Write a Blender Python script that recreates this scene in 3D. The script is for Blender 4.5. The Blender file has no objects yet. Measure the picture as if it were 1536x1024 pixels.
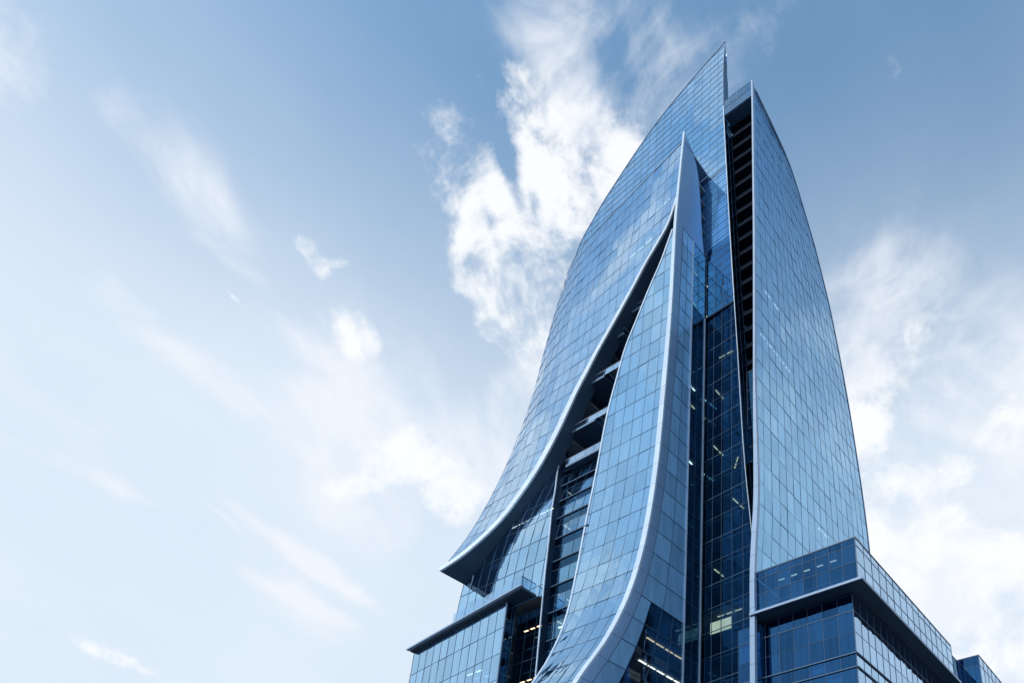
# Glass office tower with flaring sails seen from the street, built in real units (metres).
# Building frame: a runs back-left along the left-hand facades, b runs back-right along the
# right-hand facades, z is up; tables are in units of 1.4 m.
import bpy, math, random
from bisect import bisect_right
random.seed(7)
S = 1.4
scene = bpy.context.scene
COL = scene.collection

# ------------------------------------------------------------------ small helpers
def interp(tab):
    tab = sorted(tab); xs = [t[0] for t in tab]; ys = [t[1] for t in tab]
    # monotone-ish cubic through the points for smooth curves
    n = len(xs)
    m = []
    for i in range(n):
        if i == 0: m.append((ys[1]-ys[0])/(xs[1]-xs[0]))
        elif i == n-1: m.append((ys[-1]-ys[-2])/(xs[-1]-xs[-2]))
        else:
            d0 = (ys[i]-ys[i-1])/(xs[i]-xs[i-1]); d1 = (ys[i+1]-ys[i])/(xs[i+1]-xs[i])
            m.append(0.0 if d0*d1 < 0 else (d0+d1)/2)
    def f(x):
        if x <= xs[0]: return ys[0]
        if x >= xs[-1]: return ys[-1]
        i = bisect_right(xs, x)-1
        h = xs[i+1]-xs[i]; t = (x-xs[i])/h
        return ((2*t**3-3*t*t+1)*ys[i]+(t**3-2*t*t+t)*h*m[i]+(-2*t**3+3*t*t)*ys[i+1]+(t**3-t*t)*h*m[i+1])
    return f
def W(p): return (-p[0]*S, p[1]*S, p[2]*S)
def sub(p, q): return tuple(x-y for x, y in zip(p, q))
def add(p, q): return tuple(x+y for x, y in zip(p, q))
def mul(p, k): return tuple(x*k for x in p)
def cross(p, q): return (p[1]*q[2]-p[2]*q[1], p[2]*q[0]-p[0]*q[2], p[0]*q[1]-p[1]*q[0])
def dot(p, q): return sum(x*y for x, y in zip(p, q))
def unit(p):
    l = math.sqrt(dot(p, p)) or 1.0
    return mul(p, 1/l)

class Mesh:
    """collects polygons (world metres) and links them as one object"""
    def __init__(s): s.v = []; s.f = []; s.r = []
    def poly(s, pts, r=0.5):
        i = len(s.v); s.v += pts; s.f.append(tuple(range(i, i+len(pts)))); s.r.append(r)
    def hexa(s, q):           # 8 corners: 0-3 one end, 4-7 the other
        i = len(s.v); s.v += q; rr = random.random()
        for f in ((3,2,1,0),(4,5,6,7),(0,1,5,4),(1,2,6,5),(2,3,7,6),(3,0,4,7)):
            s.f.append(tuple(i+k for k in f)); s.r.append(rr)
    def box(s, a0, a1, b0, b1, z0, z1):
        s.hexa([W(p) for p in ((a0,b0,z0),(a1,b0,z0),(a1,b1,z0),(a0,b1,z0),(a0,b0,z1),(a1,b0,z1),(a1,b1,z1),(a0,b1,z1))])
    def bar(s, p, q, n, w, d0, d1):   # world points; n outward, w full width, from -d0 to +d1 along n
        t = unit(sub(q, p)); side = unit(cross(t, n)); n = unit(cross(side, t))
        c = []
        for e in (p, q):
            for (x, y) in ((-w/2, -d0), (w/2, -d0), (w/2, d1), (-w/2, d1)):
                c.append(add(e, add(mul(side, x), mul(n, y))))
        s.hexa(c)
    def prism(s, ring, z0, z1):       # ring of (a,b) units, vertical extrusion
        n = len(ring)
        lo = [W((a, b, z0)) for a, b in ring]; hi = [W((a, b, z1)) for a, b in ring]
        i = len(s.v); s.v += lo+hi
        s.f.append(tuple(range(i, i+n))); s.f.append(tuple(range(i+2*n-1, i+n-1, -1))); s.r += [.5, .5]
        for k in range(n):
            j = (k+1) % n
            s.f.append((i+k, i+n+k, i+n+j, i+j)); s.r.append(.5)
    def sweep(s, rings, closed=True):  # list of equal-length rings of world points
        i = len(s.v); n = len(rings[0])
        for r in rings: s.v += r
        for k in range(len(rings)-1):
            tone = random.Random(k//3*7+n).random()
            for j in range(n if closed else n-1):
                m = (j+1) % n
                s.f.append((i+k*n+j, i+k*n+m, i+(k+1)*n+m, i+(k+1)*n+j)); s.r.append(tone)
        if closed:
            s.f.append(tuple(i+j for j in range(n-1, -1, -1))); s.r.append(.5)
            s.f.append(tuple(i+(len(rings)-1)*n+j for j in range(n))); s.r.append(.5)
    def link(s, name, mat, parent=None, root=None, label=None, smooth=False):
        off = root.location if root is not None else (0, 0, 0)
        me = bpy.data.meshes.new(name)
        me.from_pydata([(x-off[0], y-off[1], z-off[2]) for x, y, z in s.v], [], s.f)
        at = me.attributes.new('rnd', 'FLOAT', 'FACE')
        at.data.foreach_set('value', s.r)
        me.materials.append(mat)
        me.validate()
        if smooth:
            for p in me.polygons: p.use_smooth = True
        o = bpy.data.objects.new(name, me); COL.objects.link(o)
        if parent is not None: o.parent = parent
        if label: o['label'] = label
        return o

def thing(name, label, cat, base):
    o = bpy.data.objects.new(name, None); COL.objects.link(o)
    o.location = W(base); o['label'] = label; o['category'] = cat
    o.empty_display_size = 2
    return o

# ------------------------------------------------------------------ materials
class NT:
    def __init__(s, tree): s.t = tree; s.n = tree.nodes; s.l = tree.links
    def node(s, kind, **kw):
        n = s.n.new(kind)
        for k, v in kw.items(): setattr(n, k, v)
        return n
    def put(s, sock, val):
        if hasattr(val, 'is_output') or isinstance(val, bpy.types.NodeSocket): s.l.new(val, sock)
        else: sock.default_value = val
    def m(s, op, a, b=None, c=None, clamp=False):
        n = s.node('ShaderNodeMath', operation=op, use_clamp=clamp)
        for i, x in enumerate((a, b, c)):
            if x is not None: s.put(n.inputs[i], x)
        return n.outputs[0]
    def smooth(s, x, lo, hi):
        n = s.node('ShaderNodeMapRange', interpolation_type='SMOOTHSTEP', clamp=True)
        s.put(n.inputs[0], x); n.inputs[1].default_value = lo; n.inputs[2].default_value = hi
        return n.outputs[0]
    def mix(s, f, a, b):
        n = s.node('ShaderNodeMix', data_type='RGBA')
        s.put(n.inputs[0], f); s.put(n.inputs[6], a); s.put(n.inputs[7], b)
        return n.outputs[2]
    def noise(s, vec, scale, detail=4, rough=.55, lac=2.0, dist=0.0):
        n = s.node('ShaderNodeTexNoise')
        if vec is not None: s.l.new(vec, n.inputs['Vector'])
        n.inputs['Scale'].default_value = scale; n.inputs['Detail'].default_value = detail
        n.inputs['Roughness'].default_value = rough; n.inputs['Lacunarity'].default_value = lac
        n.inputs['Distortion'].default_value = dist
        return n.outputs[0]

def new_mat(name):
    m = bpy.data.materials.new(name); m.use_nodes = True
    m.node_tree.nodes.clear()
    return m, NT(m.node_tree)

def metal(name, col, rough=.4, met=.0, var=.06, spec=.5):
    m, t = new_mat(name)
    out = t.node('ShaderNodeOutputMaterial'); p = t.node('ShaderNodeBsdfPrincipled')
    g = t.node('ShaderNodeNewGeometry'); a = t.node('ShaderNodeAttribute', attribute_name='rnd')
    mp = t.node('ShaderNodeMapping'); mp.inputs['Scale'].default_value = (1, 1, .15)
    t.l.new(g.outputs['Position'], mp.inputs['Vector'])
    n = t.noise(mp.outputs[0], .9, 5, .6)
    k = t.m('ADD', t.m('MULTIPLY', t.m('SUBTRACT', n, .5), 2.4*var), t.m('MULTIPLY', t.m('SUBTRACT', a.outputs['Fac'], .5), var))
    k = t.m('ADD', k, 1.0)
    sc = t.node('ShaderNodeVectorMath', operation='SCALE'); sc.inputs[0].default_value = col
    t.l.new(k, sc.inputs['Scale']); t.l.new(sc.outputs[0], p.inputs['Base Color'])
    p.inputs['Roughness'].default_value = rough; p.inputs['Metallic'].default_value = met; p.inputs['Specular IOR Level'].default_value = spec
    t.l.new(p.outputs[0], out.inputs[0])
    return m

def glass(name, tint, r0, trans, wave=.02, rough=.012, var=.17, edge=.75, pw=3.0):
    """coated facade glass: mirror-like coating over see-through tinted glass"""
    m, t = new_mat(name)
    out = t.node('ShaderNodeOutputMaterial')
    a = t.node('ShaderNodeAttribute', attribute_name='rnd')
    g = t.node('ShaderNodeNewGeometry')
    lw = t.node('ShaderNodeLayerWeight'); lw.inputs['Blend'].default_value = .5
    f3 = t.m('POWER', lw.outputs['Facing'], pw)
    ms = t.node('ShaderNodeMapping'); ms.inputs['Scale'].default_value = (1, 1, .035)
    t.l.new(g.outputs['Position'], ms.inputs['Vector'])
    st = t.noise(ms.outputs[0], 2.6, 4, .6)          # rain streaks on the coating
    r = t.m('ADD', r0, t.m('MULTIPLY', t.m('SUBTRACT', a.outputs['Fac'], .5), var))
    r = t.m('ADD', r, t.m('MULTIPLY', t.m('SUBTRACT', st, .5), .34))
    fac = t.m('ADD', r, t.m('MULTIPLY', t.m('SUBTRACT', 1.0, r), f3), clamp=True)
    col = t.mix(t.m('MULTIPLY', f3, edge), (*tint, 1), (.95, .97, 1, 1))
    mp = t.node('ShaderNodeMapping'); mp.inputs['Scale'].default_value = (1, 1, .45)
    t.l.new(g.outputs['Position'], mp.inputs['Vector'])
    n = t.noise(mp.outputs[0], .55, 2, .5)
    bp = t.node('ShaderNodeBump'); bp.inputs['Strength'].default_value = 1.0; bp.inputs['Distance'].default_value = wave
    t.l.new(n, bp.inputs['Height'])
    gl = t.node('ShaderNodeBsdfGlossy'); gl.inputs['Roughness'].default_value = rough
    t.l.new(col, gl.inputs['Color']); t.l.new(bp.outputs[0], gl.inputs['Normal'])
    tr = t.node('ShaderNodeBsdfTransparent'); tr.inputs['Color'].default_value = (*trans, 1)
    mx = t.node('ShaderNodeMixShader')
    t.l.new(fac, mx.inputs[0]); t.l.new(tr.outputs[0], mx.inputs[1]); t.l.new(gl.outputs[0], mx.inputs[2])
    t.l.new(mx.outputs[0], out.inputs[0])
    return m

def lamp_mat(name, col, power):
    m, t = new_mat(name)
    out = t.node('ShaderNodeOutputMaterial'); e = t.node('ShaderNodeEmission')
    e.inputs['Color'].default_value = (*col, 1); e.inputs['Strength'].default_value = power
    t.l.new(e.outputs[0], out.inputs[0])
    return m

M = dict(
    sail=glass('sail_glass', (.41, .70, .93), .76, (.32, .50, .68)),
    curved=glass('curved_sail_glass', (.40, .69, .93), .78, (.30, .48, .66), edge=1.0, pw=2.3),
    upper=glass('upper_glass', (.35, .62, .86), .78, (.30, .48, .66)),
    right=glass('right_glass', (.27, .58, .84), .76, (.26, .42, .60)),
    side=metal('side_sky_tone', (.25, .52, .84), .16, .3, var=.3),  # opaque pale blue painted in place of glass reflecting the sky
    mid=glass('blue_glass', (.24, .55, .80), .66, (.14, .36, .54)),
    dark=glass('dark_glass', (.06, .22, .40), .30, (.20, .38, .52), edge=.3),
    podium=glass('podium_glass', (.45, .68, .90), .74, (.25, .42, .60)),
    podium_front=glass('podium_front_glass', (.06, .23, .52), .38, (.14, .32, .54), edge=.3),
    strip=glass('strip_glass', (.36, .62, .88), .26, (.55, .78, .95)),
    brightener=metal('brightening_panel_metal', (.46, .67, .88), .6),
    rail_clear=glass('clear_rail_glass', (.6, .78, .95), .14, (.8, .9, .96)),
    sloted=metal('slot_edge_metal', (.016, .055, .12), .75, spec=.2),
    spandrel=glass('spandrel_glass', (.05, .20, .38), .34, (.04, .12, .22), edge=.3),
    column=glass('column_glass', (.22, .50, .78), .48, (.26, .46, .62)),
    screen_side=metal('screen_side_metal', (.09, .19, .33), .7, spec=.15),
    beige=metal('partition_paint', (.62, .54, .45), .8),
    lobby=glass('lobby_glass', (.16, .40, .66), .40, (.42, .56, .68)),
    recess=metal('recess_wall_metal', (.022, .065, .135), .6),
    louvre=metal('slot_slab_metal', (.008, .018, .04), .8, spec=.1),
    head=metal('head_panel_metal', (.055, .12, .22), .35),
    head_glass=glass('head_glass', (.13, .29, .48), .62, (.1, .2, .3)),
    rail=glass('rail_glass', (.55, .75, .93), .6, (.62, .78, .9)),
    mullion=metal('mullion_metal', (.05, .11, .20), .4),
    sail_mull=metal('sail_mullion_metal', (.11, .21, .36), .4),
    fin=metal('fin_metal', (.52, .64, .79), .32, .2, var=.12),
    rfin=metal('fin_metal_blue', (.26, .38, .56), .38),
    ribbon=metal('ribbon_metal', (.60, .70, .82), .34, .12, var=.10),
    panel=metal('panel_metal', (.30, .49, .75), .42, .75),
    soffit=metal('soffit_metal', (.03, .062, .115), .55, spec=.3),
    slab=metal('slab_concrete', (.22, .26, .31), .8),
    core=metal('core_wall', (.16, .19, .24), .8),
    darkmetal=metal('dark_metal', (.010, .026, .06), .8, spec=.15),
    lip=metal('slab_edge_metal', (.16, .26, .40), .4),
    blind=metal('blind_fabric', (.62, .68, .76), .9, 0, .2),
    lamp=lamp_mat('ceiling_lamp', (1.0, .86, .66), 6.5),
    lampwarm=lamp_mat('warm_ceiling_lamp', (1.0, .70, .42), 2.4),
)

# ------------------------------------------------------------------ curtain wall builder
def curtain(name, root, surf, us, zs, out, gmat, clips=(), mmat=None, vw=.09, hw=.12, vd=.07, hd=.09,
            thick=lambda i: 1.0, hthick=lambda j: 1.0, tilt=.0035, label=None, blinds=0.0, parent=None):
    """glazing on surf(u,z) between the lines us x zs, clipped where a clip function is negative"""
    mmat = mmat or M['mullion']
    def inside(u, z): return all(c(u, z) >= -1e-6 for c in clips)
    def normal(u, z):
        e = 1e-2
        n = unit(cross(sub(W(surf(u+e, z)), W(surf(u-e, z))), sub(W(surf(u, z+e)), W(surf(u, z-e)))))
        return n if dot(n, out) > 0 else mul(n, -1)
    def cut(p, q, c):
        lo, hi = 0.0, 1.0; a = c(*p) >= 0
        for _ in range(24):
            mid = (lo+hi)/2; x = (p[0]+(q[0]-p[0])*mid, p[1]+(q[1]-p[1])*mid)
            if (c(*x) >= 0) == a: lo = mid
            else: hi = mid
        return (p[0]+(q[0]-p[0])*lo, p[1]+(q[1]-p[1])*lo)
    def clip_poly(poly):
        for c in clips:
            res = []
            for i in range(len(poly)):
                p, q = poly[i], poly[(i+1) % len(poly)]
                ip, iq = c(*p) >= 0, c(*q) >= 0
                if ip: res.append(p)
                if ip != iq: res.append(cut(p, q, c))
            poly = res
            if len(poly) < 3: return []
        return poly
    g, b, bl = Mesh(), Mesh(), []
    for j in range(len(zs)-1):
        for i in range(len(us)-1):
            u0, u1, z0, z1 = us[i], us[i+1], zs[j], zs[j+1]
            zm = (z0+z1)/2
            poly = clip_poly([(u0, z0), (u1, z0), (u1, zm), (u1, z1), (u0, z1), (u0, zm)] if clips else [(u0, z0), (u1, z0), (u1, z1), (u0, z1)])
            if not poly: continue
            uc, zc = (u0+u1)/2, (z0+z1)/2
            n = normal(uc, zc); tx, tz = random.gauss(0, tilt), random.gauss(0, tilt)
            P = W(surf(uc, zc)); du = unit(sub(W(surf(uc+.01, zc)), P))
            pts = []
            for (u, z) in poly:
                w = W(surf(u, z)); d = sub(w, P)
                pts.append(add(w, mul(n, dot(d, du)*tx+d[2]*tz)))
            g.poly(pts, random.random())
            if blinds and random.random() < blinds and len(poly) in (4, 6) and not any(c(u0, z0) < .3 or c(u1, z1) < .3 or c(u0, z1) < .3 or c(u1, z0) < .3 for c in clips):
                drop = random.choice((.35, .5, .7, .9)); bm_ = Mesh()
                zt = z1-(z1-z0)*.02; zb = z1-(z1-z0)*drop; nst = 8
                off = [-.26-.09*(k % 2) for k in range(nst+1)]
                tops, bots = [], []
                for k in range(nst+1):
                    x = u0+(u1-u0)*(.01+.98*k/nst)
                    tops.append(add(W(surf(x, zt)), mul(n, off[k]))); bots.append(add(W(surf(x, zb)), mul(n, off[k])))
                bm_.sweep([tops, bots], closed=False)      # one pleated blind
                bl.append(bm_)
    SUB = 2 if clips else 1
    vw *= .48; hw *= .46; vd *= .62; hd *= .5
    def seg(pu, pz, qu, qz, w, d):
        a, c = inside(pu, pz), inside(qu, qz)
        if not a and not c: return
        p, q = (pu, pz), (qu, qz)
        if a != c:
            lo, hi = (p, q) if a else (q, p)
            for _ in range(20):
                mm = ((lo[0]+hi[0])/2, (lo[1]+hi[1])/2)
                if inside(*mm): lo = mm
                else: hi = mm
            if a: q = lo
            else: p = lo
        A, B = W(surf(*p)), W(surf(*q))
        l = math.dist(A, B)
        if l < .12: return
        b.bar(A, B, normal((p[0]+q[0])/2, (p[1]+q[1])/2), w, .08, max(d, .03))
    for i, u in enumerate(us):
        k = thick(i)
        if k <= 0: continue
        for j in range(len(zs)-1):
            for h in range(SUB):
                z0 = zs[j]+(zs[j+1]-zs[j])*h/SUB; z1 = zs[j]+(zs[j+1]-zs[j])*(h+1)/SUB
                seg(u, z0, u, z1, vw*k, vd*(.7+.3*k))
    for j, z in enumerate(zs):
        k = hthick(j)
        if k <= 0: continue
        for i in range(len(us)-1):
            for h in range(SUB):
                seg(us[i]+(us[i+1]-us[i])*h/SUB, z, us[i]+(us[i+1]-us[i])*(h+1)/SUB, z, hw*k, hd*(.7+.3*k)+.004)
    o = g.link(name, gmat, parent or root, root, label)
    if b.f: b.link('mullion_grid', mmat, o, root)
    for x in random.sample(bl, min(16, len(bl))): x.link('window_blind', M['blind'], o, root)
    return o

def frange(a, b, step):
    n = max(1, round((b-a)/step)); return [a+(b-a)*i/n for i in range(n+1)]
def clad(m, rings, every=2, gap=.05):
    k = 0
    while k < len(rings)-1:
        e = min(len(rings)-1, k+every)
        chunk = [list(r) for r in rings[k:e+1]]
        if e < len(rings)-1:
            last, prev = chunk[-1], chunk[-2]
            chunk[-1] = [add(q, mul(unit(sub(p_, q)), gap)) if math.dist(p_, q) > .2 else q for p_, q in zip(prev, last)]
        i = len(m.r); m.sweep(chunk); tone = random.random()
        for j in range(i, len(m.r)): m.r[j] = tone
        k = e
def edge_fin(name, mat, root, pts, w, d0, d1, side, out, label=None, parent=None):
    """strip along points (units); side(i) = in-plane width direction, out = outward; world metres widths"""
    m = Mesh(); rings = []
    for i, p in enumerate(pts):
        P = W(p); sd = side(i) if callable(side) else side; o = out(i) if callable(out) else out
        ww = w(i) if callable(w) else w
        dd = d0(i) if callable(d0) else d0
        rings.append([add(P, mul(o, d1)), add(P, add(mul(sd, ww), mul(o, d1))), add(P, add(mul(sd, ww), mul(o, -dd))), add(P, mul(o, -dd))])
    clad(m, rings)
    return m.link(name, mat, parent or root, root, label)

NB = (0, -1, 0)      # outward of the left-hand facades (world)
NA = (1, 0, 0)       # outward of the right-hand facades
Z = lambda k: .33+2.909*k          # storey levels (units)
ZS = [Z(k) for k in range(0, 51)]

# ------------------------------------------------------------------ profiles (measured in units)
Bf = interp([(0, 30), (14, 35.5), (22, 39), (29.3, 42.5), (34.5, 45.6), (40.2, 48.1), (46.4, 49.8), (56.5, 51.3), (68.3, 52.1), (82.6, 52.75), (99.5, 53.05), (108.7, 53.5), (118.6, 54.1)])
Bl = interp([(52.2, 46.2), (55.5, 47.7), (59.5, 49.35), (68.6, 52.2), (78, 54.4), (88.1, 56.2), (98.3, 57.3), (109.8, 58.8), (119, 60.2)])
def fr(z): return 1.5*min(1, max(0, (z-56)/22))
def sail_b(a, z): return Bf(z)+(Bl(z)-fr(z)-Bf(z))*(a-43.6)/28.4+fr(z)*(max(0, a-64)/8)**2
def upper_b(a): return 59.5+(a-40)*2.5/32
RIB = [(43.6,104.5),(44.9,100),(46.8,97.4),(48.8,95.1),(50.6,92.5),(53.3,88.7),(55.9,84.7),(57.2,82),(58.6,78.6),(59.8,75),(61,71.2),(61.9,68.6),(62.7,66.5),(63.7,64.3),(64.7,62.3),(65.9,59.9),(67.3,57.8),(69.1,55.3),(70.3,53.7),(72.1,52.2)]
rib_a = interp([(z, a) for a, z in RIB])
rib_z = interp(RIB)
BL = interp([(0, 46), (22, 49.3), (31.3, 50.7), (37.4, 51.6), (47, 53), (54.8, 53.4), (63.6, 53.0), (71.8, 52.4), (75.9, 51.7), (81, 50.7), (85.2, 49.1), (89.4, 47.4), (92.6, 45.9), (96, 44.7), (99.2, 43.7)])
UE = interp([(0, 35.6), (45, 36.3), (53, 37.0), (61.7, 37.7), (79.5, 38.55), (87.4, 38.95), (102.4, 39.65), (119.4, 40.35), (129.8, 40.72), (138, 40.8), (145.9, 40.5)])
roof_z = interp([(40.4, 145.9), (47, 144.1), (54.9, 141.1), (63.1, 135.5), (69.2, 130), (73.2, 123.8), (74.2, 119), (75, 112)])
FA = lambda z: 34.3+1.4*(max(0, z-60)/71)**2
FB = interp([(0, 54.4), (37.7, 54.9), (43.8, 55.05), (47, 55.35), (52.3, 55.9), (57.5, 56.05), (66, 56.2), (82.2, 56.8), (94.6, 57.4), (108.8, 58.1), (123.6, 59.0), (130.3, 59.4)])
RB = interp([(0, 86.6), (45, 86.3), (63.9, 86.0), (69.4, 85.6), (77.9, 84.6), (89.4, 82.9), (99.5, 80.8), (104.8, 79.5), (109.6, 77.9), (114.7, 76.0), (118.7, 73.9), (123.2, 71.5), (126.3, 69.0), (127.7, 66.4), (128.9, 63.6), (130.3, 59.5)])
LOW = interp([(0, 48.8), (20, 49.2), (35, 49.3), (48, 49.5), (53, 49.9), (58, 50.7), (62, 51.8), (66, 53.0), (70, 54.2), (76, 55.7), (90, 58)])
LF = interp([(0, 56.8), (34.9, 57.1), (48.3, 57.6), (54.2, 58.2), (62.1, 60.1), (67.6, 61.9), (71.5, 62.8), (75.3, 63.5)])
FINBACK = interp([(99, 59.2), (103, 58.6), (109, 58.05), (115.1, 57.0), (117.3, 55.8), (118.6, 54.2)])

# ================================================================== THE TOWER
tower = thing('office_tower', 'tall blue glass office tower with flaring curved sails rising to two sharp points', 'skyscraper', (55, 66, 0))

# --- left sail
RIM = Z(40)
sail_us = [43.6+1.5*i for i in range(0, 19)]+[72.1]
edge_in = 1.15/S
curtain('curtain_wall', tower, lambda a, z: (a, sail_b(a, z), z), sail_us, [52.2]+[Z(k) for k in range(18, 41)], NB, M['curved'],
        clips=[lambda a, z: z-rib_z(max(43.6, a))-.2 if a > 44 else z-104.5+(a-43.6)*0],
        mmat=M['sail_mull'], vw=.07, hw=.09, vd=.05, hd=.06,
        thick=lambda i: 1.0 if i % 2 == 0 else .6, hthick=lambda j: 1.6 if j in (14, 23) else 1.0, tilt=.006,
        label='curved left sail of pale blue glass above the silver ribbon', blinds=.10)
# rim cap where the sail stands proud of the upper facade
m = Mesh()
cap = [(a, sail_b(a, RIM), RIM) for a in sail_us]
m.sweep([[W((a, b-.06, z-.1)), W((a, b-.06, z+.10)), W((a, upper_b(a)-.06, z+.10)), W((a, upper_b(a)-.06, z-.1))] for a, b, z in cap])
m.link('sail_cap', M['lip'], tower, tower)

# --- ribbon: fascia and soffit along the lower edge of the sail
def rib_pt(t):
    t *= len(RIB)-1; i = min(int(t), len(RIB)-2); f = t-i
    def cr(k):
        p = [RIB[max(0, min(len(RIB)-1, i+d))][k] for d in (-1, 0, 1, 2)]
        return .5*((2*p[1])+(-p[0]+p[2])*f+(2*p[0]-5*p[1]+4*p[2]-p[3])*f*f+(-p[0]+3*p[1]-3*p[2]+p[3])*f**3)
    return cr(0), cr(1)
NR = 90
fas, sof = [], []
for i in range(NR+1):
    t = i/NR; a, z = rib_pt(t); a2, z2 = rib_pt(min(1, t+.004)); a1, z1 = rib_pt(max(0, t-.004))
    ta, tz = a2-a1, z2-z1; l = math.hypot(ta, tz); ta, tz = ta/l, tz/l
    na, nz = -tz, ta                       # in-plane, towards the sail body (up-left)
    if nz < 0: na, nz = -na, -nz
    w = .32+.74*min(1, t*2.2)
    def P(a, z, off): return W((a, sail_b(a, z)+off, z))
    e = P(a, z, -.14); u = P(a+na*w, z+nz*w, -.14)
    dep = .5+1.7*min(1, t*5)
    if z < 70: dep = max(dep*(.0 if z < 62 else 1), LOW(z)-sail_b(a, z)+.25)
    fas.append([e, u, P(a+na*w, z+nz*w, .12), P(a+na*.02, z+nz*.02, .12)])
    sof.append([P(a+na*.02, z+nz*.02, .12), P(a+na*.35, z+nz*.35, .12), W((a+na*.35, sail_b(a, z)+dep, z+nz*.35)), W((a+na*.02, sail_b(a, z)+dep, z+nz*.02))])
m = Mesh(); clad(m, fas, 4, .04); rib = m.link('ribbon_cladding', M['ribbon'], tower, tower, 'silver ribbon sweeping along the lower edge of the left sail')
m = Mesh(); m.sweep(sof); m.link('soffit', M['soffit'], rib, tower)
# --- centre blade: left face
blade_us = [43.6+1.55*i for i in range(0, 8)]
blade_zs = [Z(k) for k in range(0, 35)]
curtain('curtain_wall', tower, lambda a, z: (a, Bf(z), z), blade_us, blade_zs, NB, M['sail'],
        clips=[lambda a, z: BL(z)-a], vw=.10, hw=.13, vd=.05, hd=.06, tilt=.005,
        label='concave front of the centre blade, pale blue glass flaring out at its foot')
zz = [Z(k*.5) for k in range(0, 69)]+[100.5, 104, 108, 112, 115.5, 117.5, 118.7]
edge_fin('fin_cladding', M['fin'], tower, [(43.55, Bf(z), z) for z in zz], lambda i: .95-.55*max(0, min(1, (zz[i]-70)/45)), .12, .2, (-1, 0, 0), NB,
         'bright silver fin running up the edge of the centre blade to its spike')
zb = [Z(k*.5) for k in range(0, 68)]
edge_fin('fin_cladding', M['fin'], tower, [(BL(z)+.18, Bf(z), z) for z in zb], .32, .9, .12, (1, 0, 0), NB)
m = Mesh()   # dark return behind the blade's free edge
m.sweep([[W((BL(z), Bf(z)+.02, z)), W((BL(z), Bf(z)+2.4, z))] for z in zb], closed=False)
m.link('blade_return', M['darkmetal'], tower, tower)
# blade side: metal strip, glass strip, dark glass strip
side_zs = [Z(k) for k in range(0, 35)]
m = Mesh()
NSEG = 0
zz2 = [Z(k) for k in range(0, 35)]
for k in range(len(zz2)-1):
    z0, z1 = zz2[k]+.02, zz2[k+1]-.02
    for h in range(3):
        za, zc = z0+(z1-z0)*h/3, z0+(z1-z0)*(h+1)/3
        m.poly([W((43.6, Bf(za), za)), W((43.6, Bf(za)+1.35, za)), W((43.6, Bf(zc)+1.35, zc)), W((43.6, Bf(zc), zc))], .5)
for k in range(12):
    za = zz2[-1]+(118.6-zz2[-1])*k/12; zc = zz2[-1]+(118.6-zz2[-1])*(k+1)/12
    m.poly([W((43.6, Bf(za), za)), W((43.6, max(Bf(za)+.02, FINBACK(za)), za)), W((43.6, max(Bf(zc)+.02, FINBACK(zc)), zc)), W((43.6, Bf(zc), zc))], .5)
m.link('side_panel', M['panel'], tower, tower, 'smooth blue grey metal side of the centre blade')
m = Mesh()   # inner face and back edge of the free-standing spike
for k in range(12):
    za = 100.5+(118.6-100.5)*k/12; zc = 100.5+(118.6-100.5)*(k+1)/12
    m.poly([W((43.9, Bf(za), za)), W((43.9, Bf(zc), zc)), W((43.9, max(Bf(zc)+.02, FINBACK(zc)), zc)), W((43.9, max(Bf(za)+.02, FINBACK(za)), za))])
    m.poly([W((43.6, FINBACK(za), za)), W((43.9, FINBACK(za), za)), W((43.9, FINBACK(zc), zc)), W((43.6, FINBACK(zc), zc))])
m.link('side_panel', M['panel'], tower, tower)
m = Mesh()
for z in zz2[1:-1]:
    m = Mesh(); m.bar(W((43.6, Bf(z), z)), W((43.6, Bf(z)+1.35, z)), NA, .05, .05, .012)
    m.link('panel_seam', M['mullion'], tower, tower)
def strip_t(z, t): 
    lo = Bf(z)+1.35; return lo+(56.6-lo)*t
curtain('curtain_wall', tower, lambda t, z: (43.6, strip_t(z, t), z), [0, .5, 1], side_zs[14:], NA, M['side'],
        thick=lambda i: 1.0, vw=.15, hw=.20)
curtain('curtain_wall', tower, lambda t, z: (43.6, strip_t(z, t), z), [0, .22], side_zs[:15], NA, M['side'], vw=.15, hw=.2)
curtain('curtain_wall', tower, lambda t, z: (43.6, strip_t(z, t), z), [.22, .48, .74, 1], side_zs[:15], NA, M['lobby'], vw=.14, hw=.2, blinds=.25, tilt=.006)
for k in (10, 11, 12, 13):       # pale partitions of the lit rooms behind that glass
    for (b0, b1) in ((51.4, 53.2), (53.6, 55.0), (55.4, 57.6)):
        if random.random() < .3: continue
        m = Mesh(); m.box(46.2, 46.35, b0, b1, Z(k)+.05, Z(k)+1.2+1.2*random.random())
        m.link('partition', M['beige'], tower, tower)
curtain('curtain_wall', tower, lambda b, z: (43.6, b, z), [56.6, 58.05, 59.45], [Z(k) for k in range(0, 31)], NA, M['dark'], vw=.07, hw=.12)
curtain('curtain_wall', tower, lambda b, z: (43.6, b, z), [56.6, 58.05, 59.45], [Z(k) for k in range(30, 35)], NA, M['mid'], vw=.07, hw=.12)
for (bb, z1) in ((56.6, Z(34)), (59.42, Z(30))):
    m = Mesh(); m.bar(W((43.6, bb, 0)), W((43.6, bb, z1)), NA, .14, .1, .24)
    m.link('edge_fin', M['fin'], tower, tower)

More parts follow.
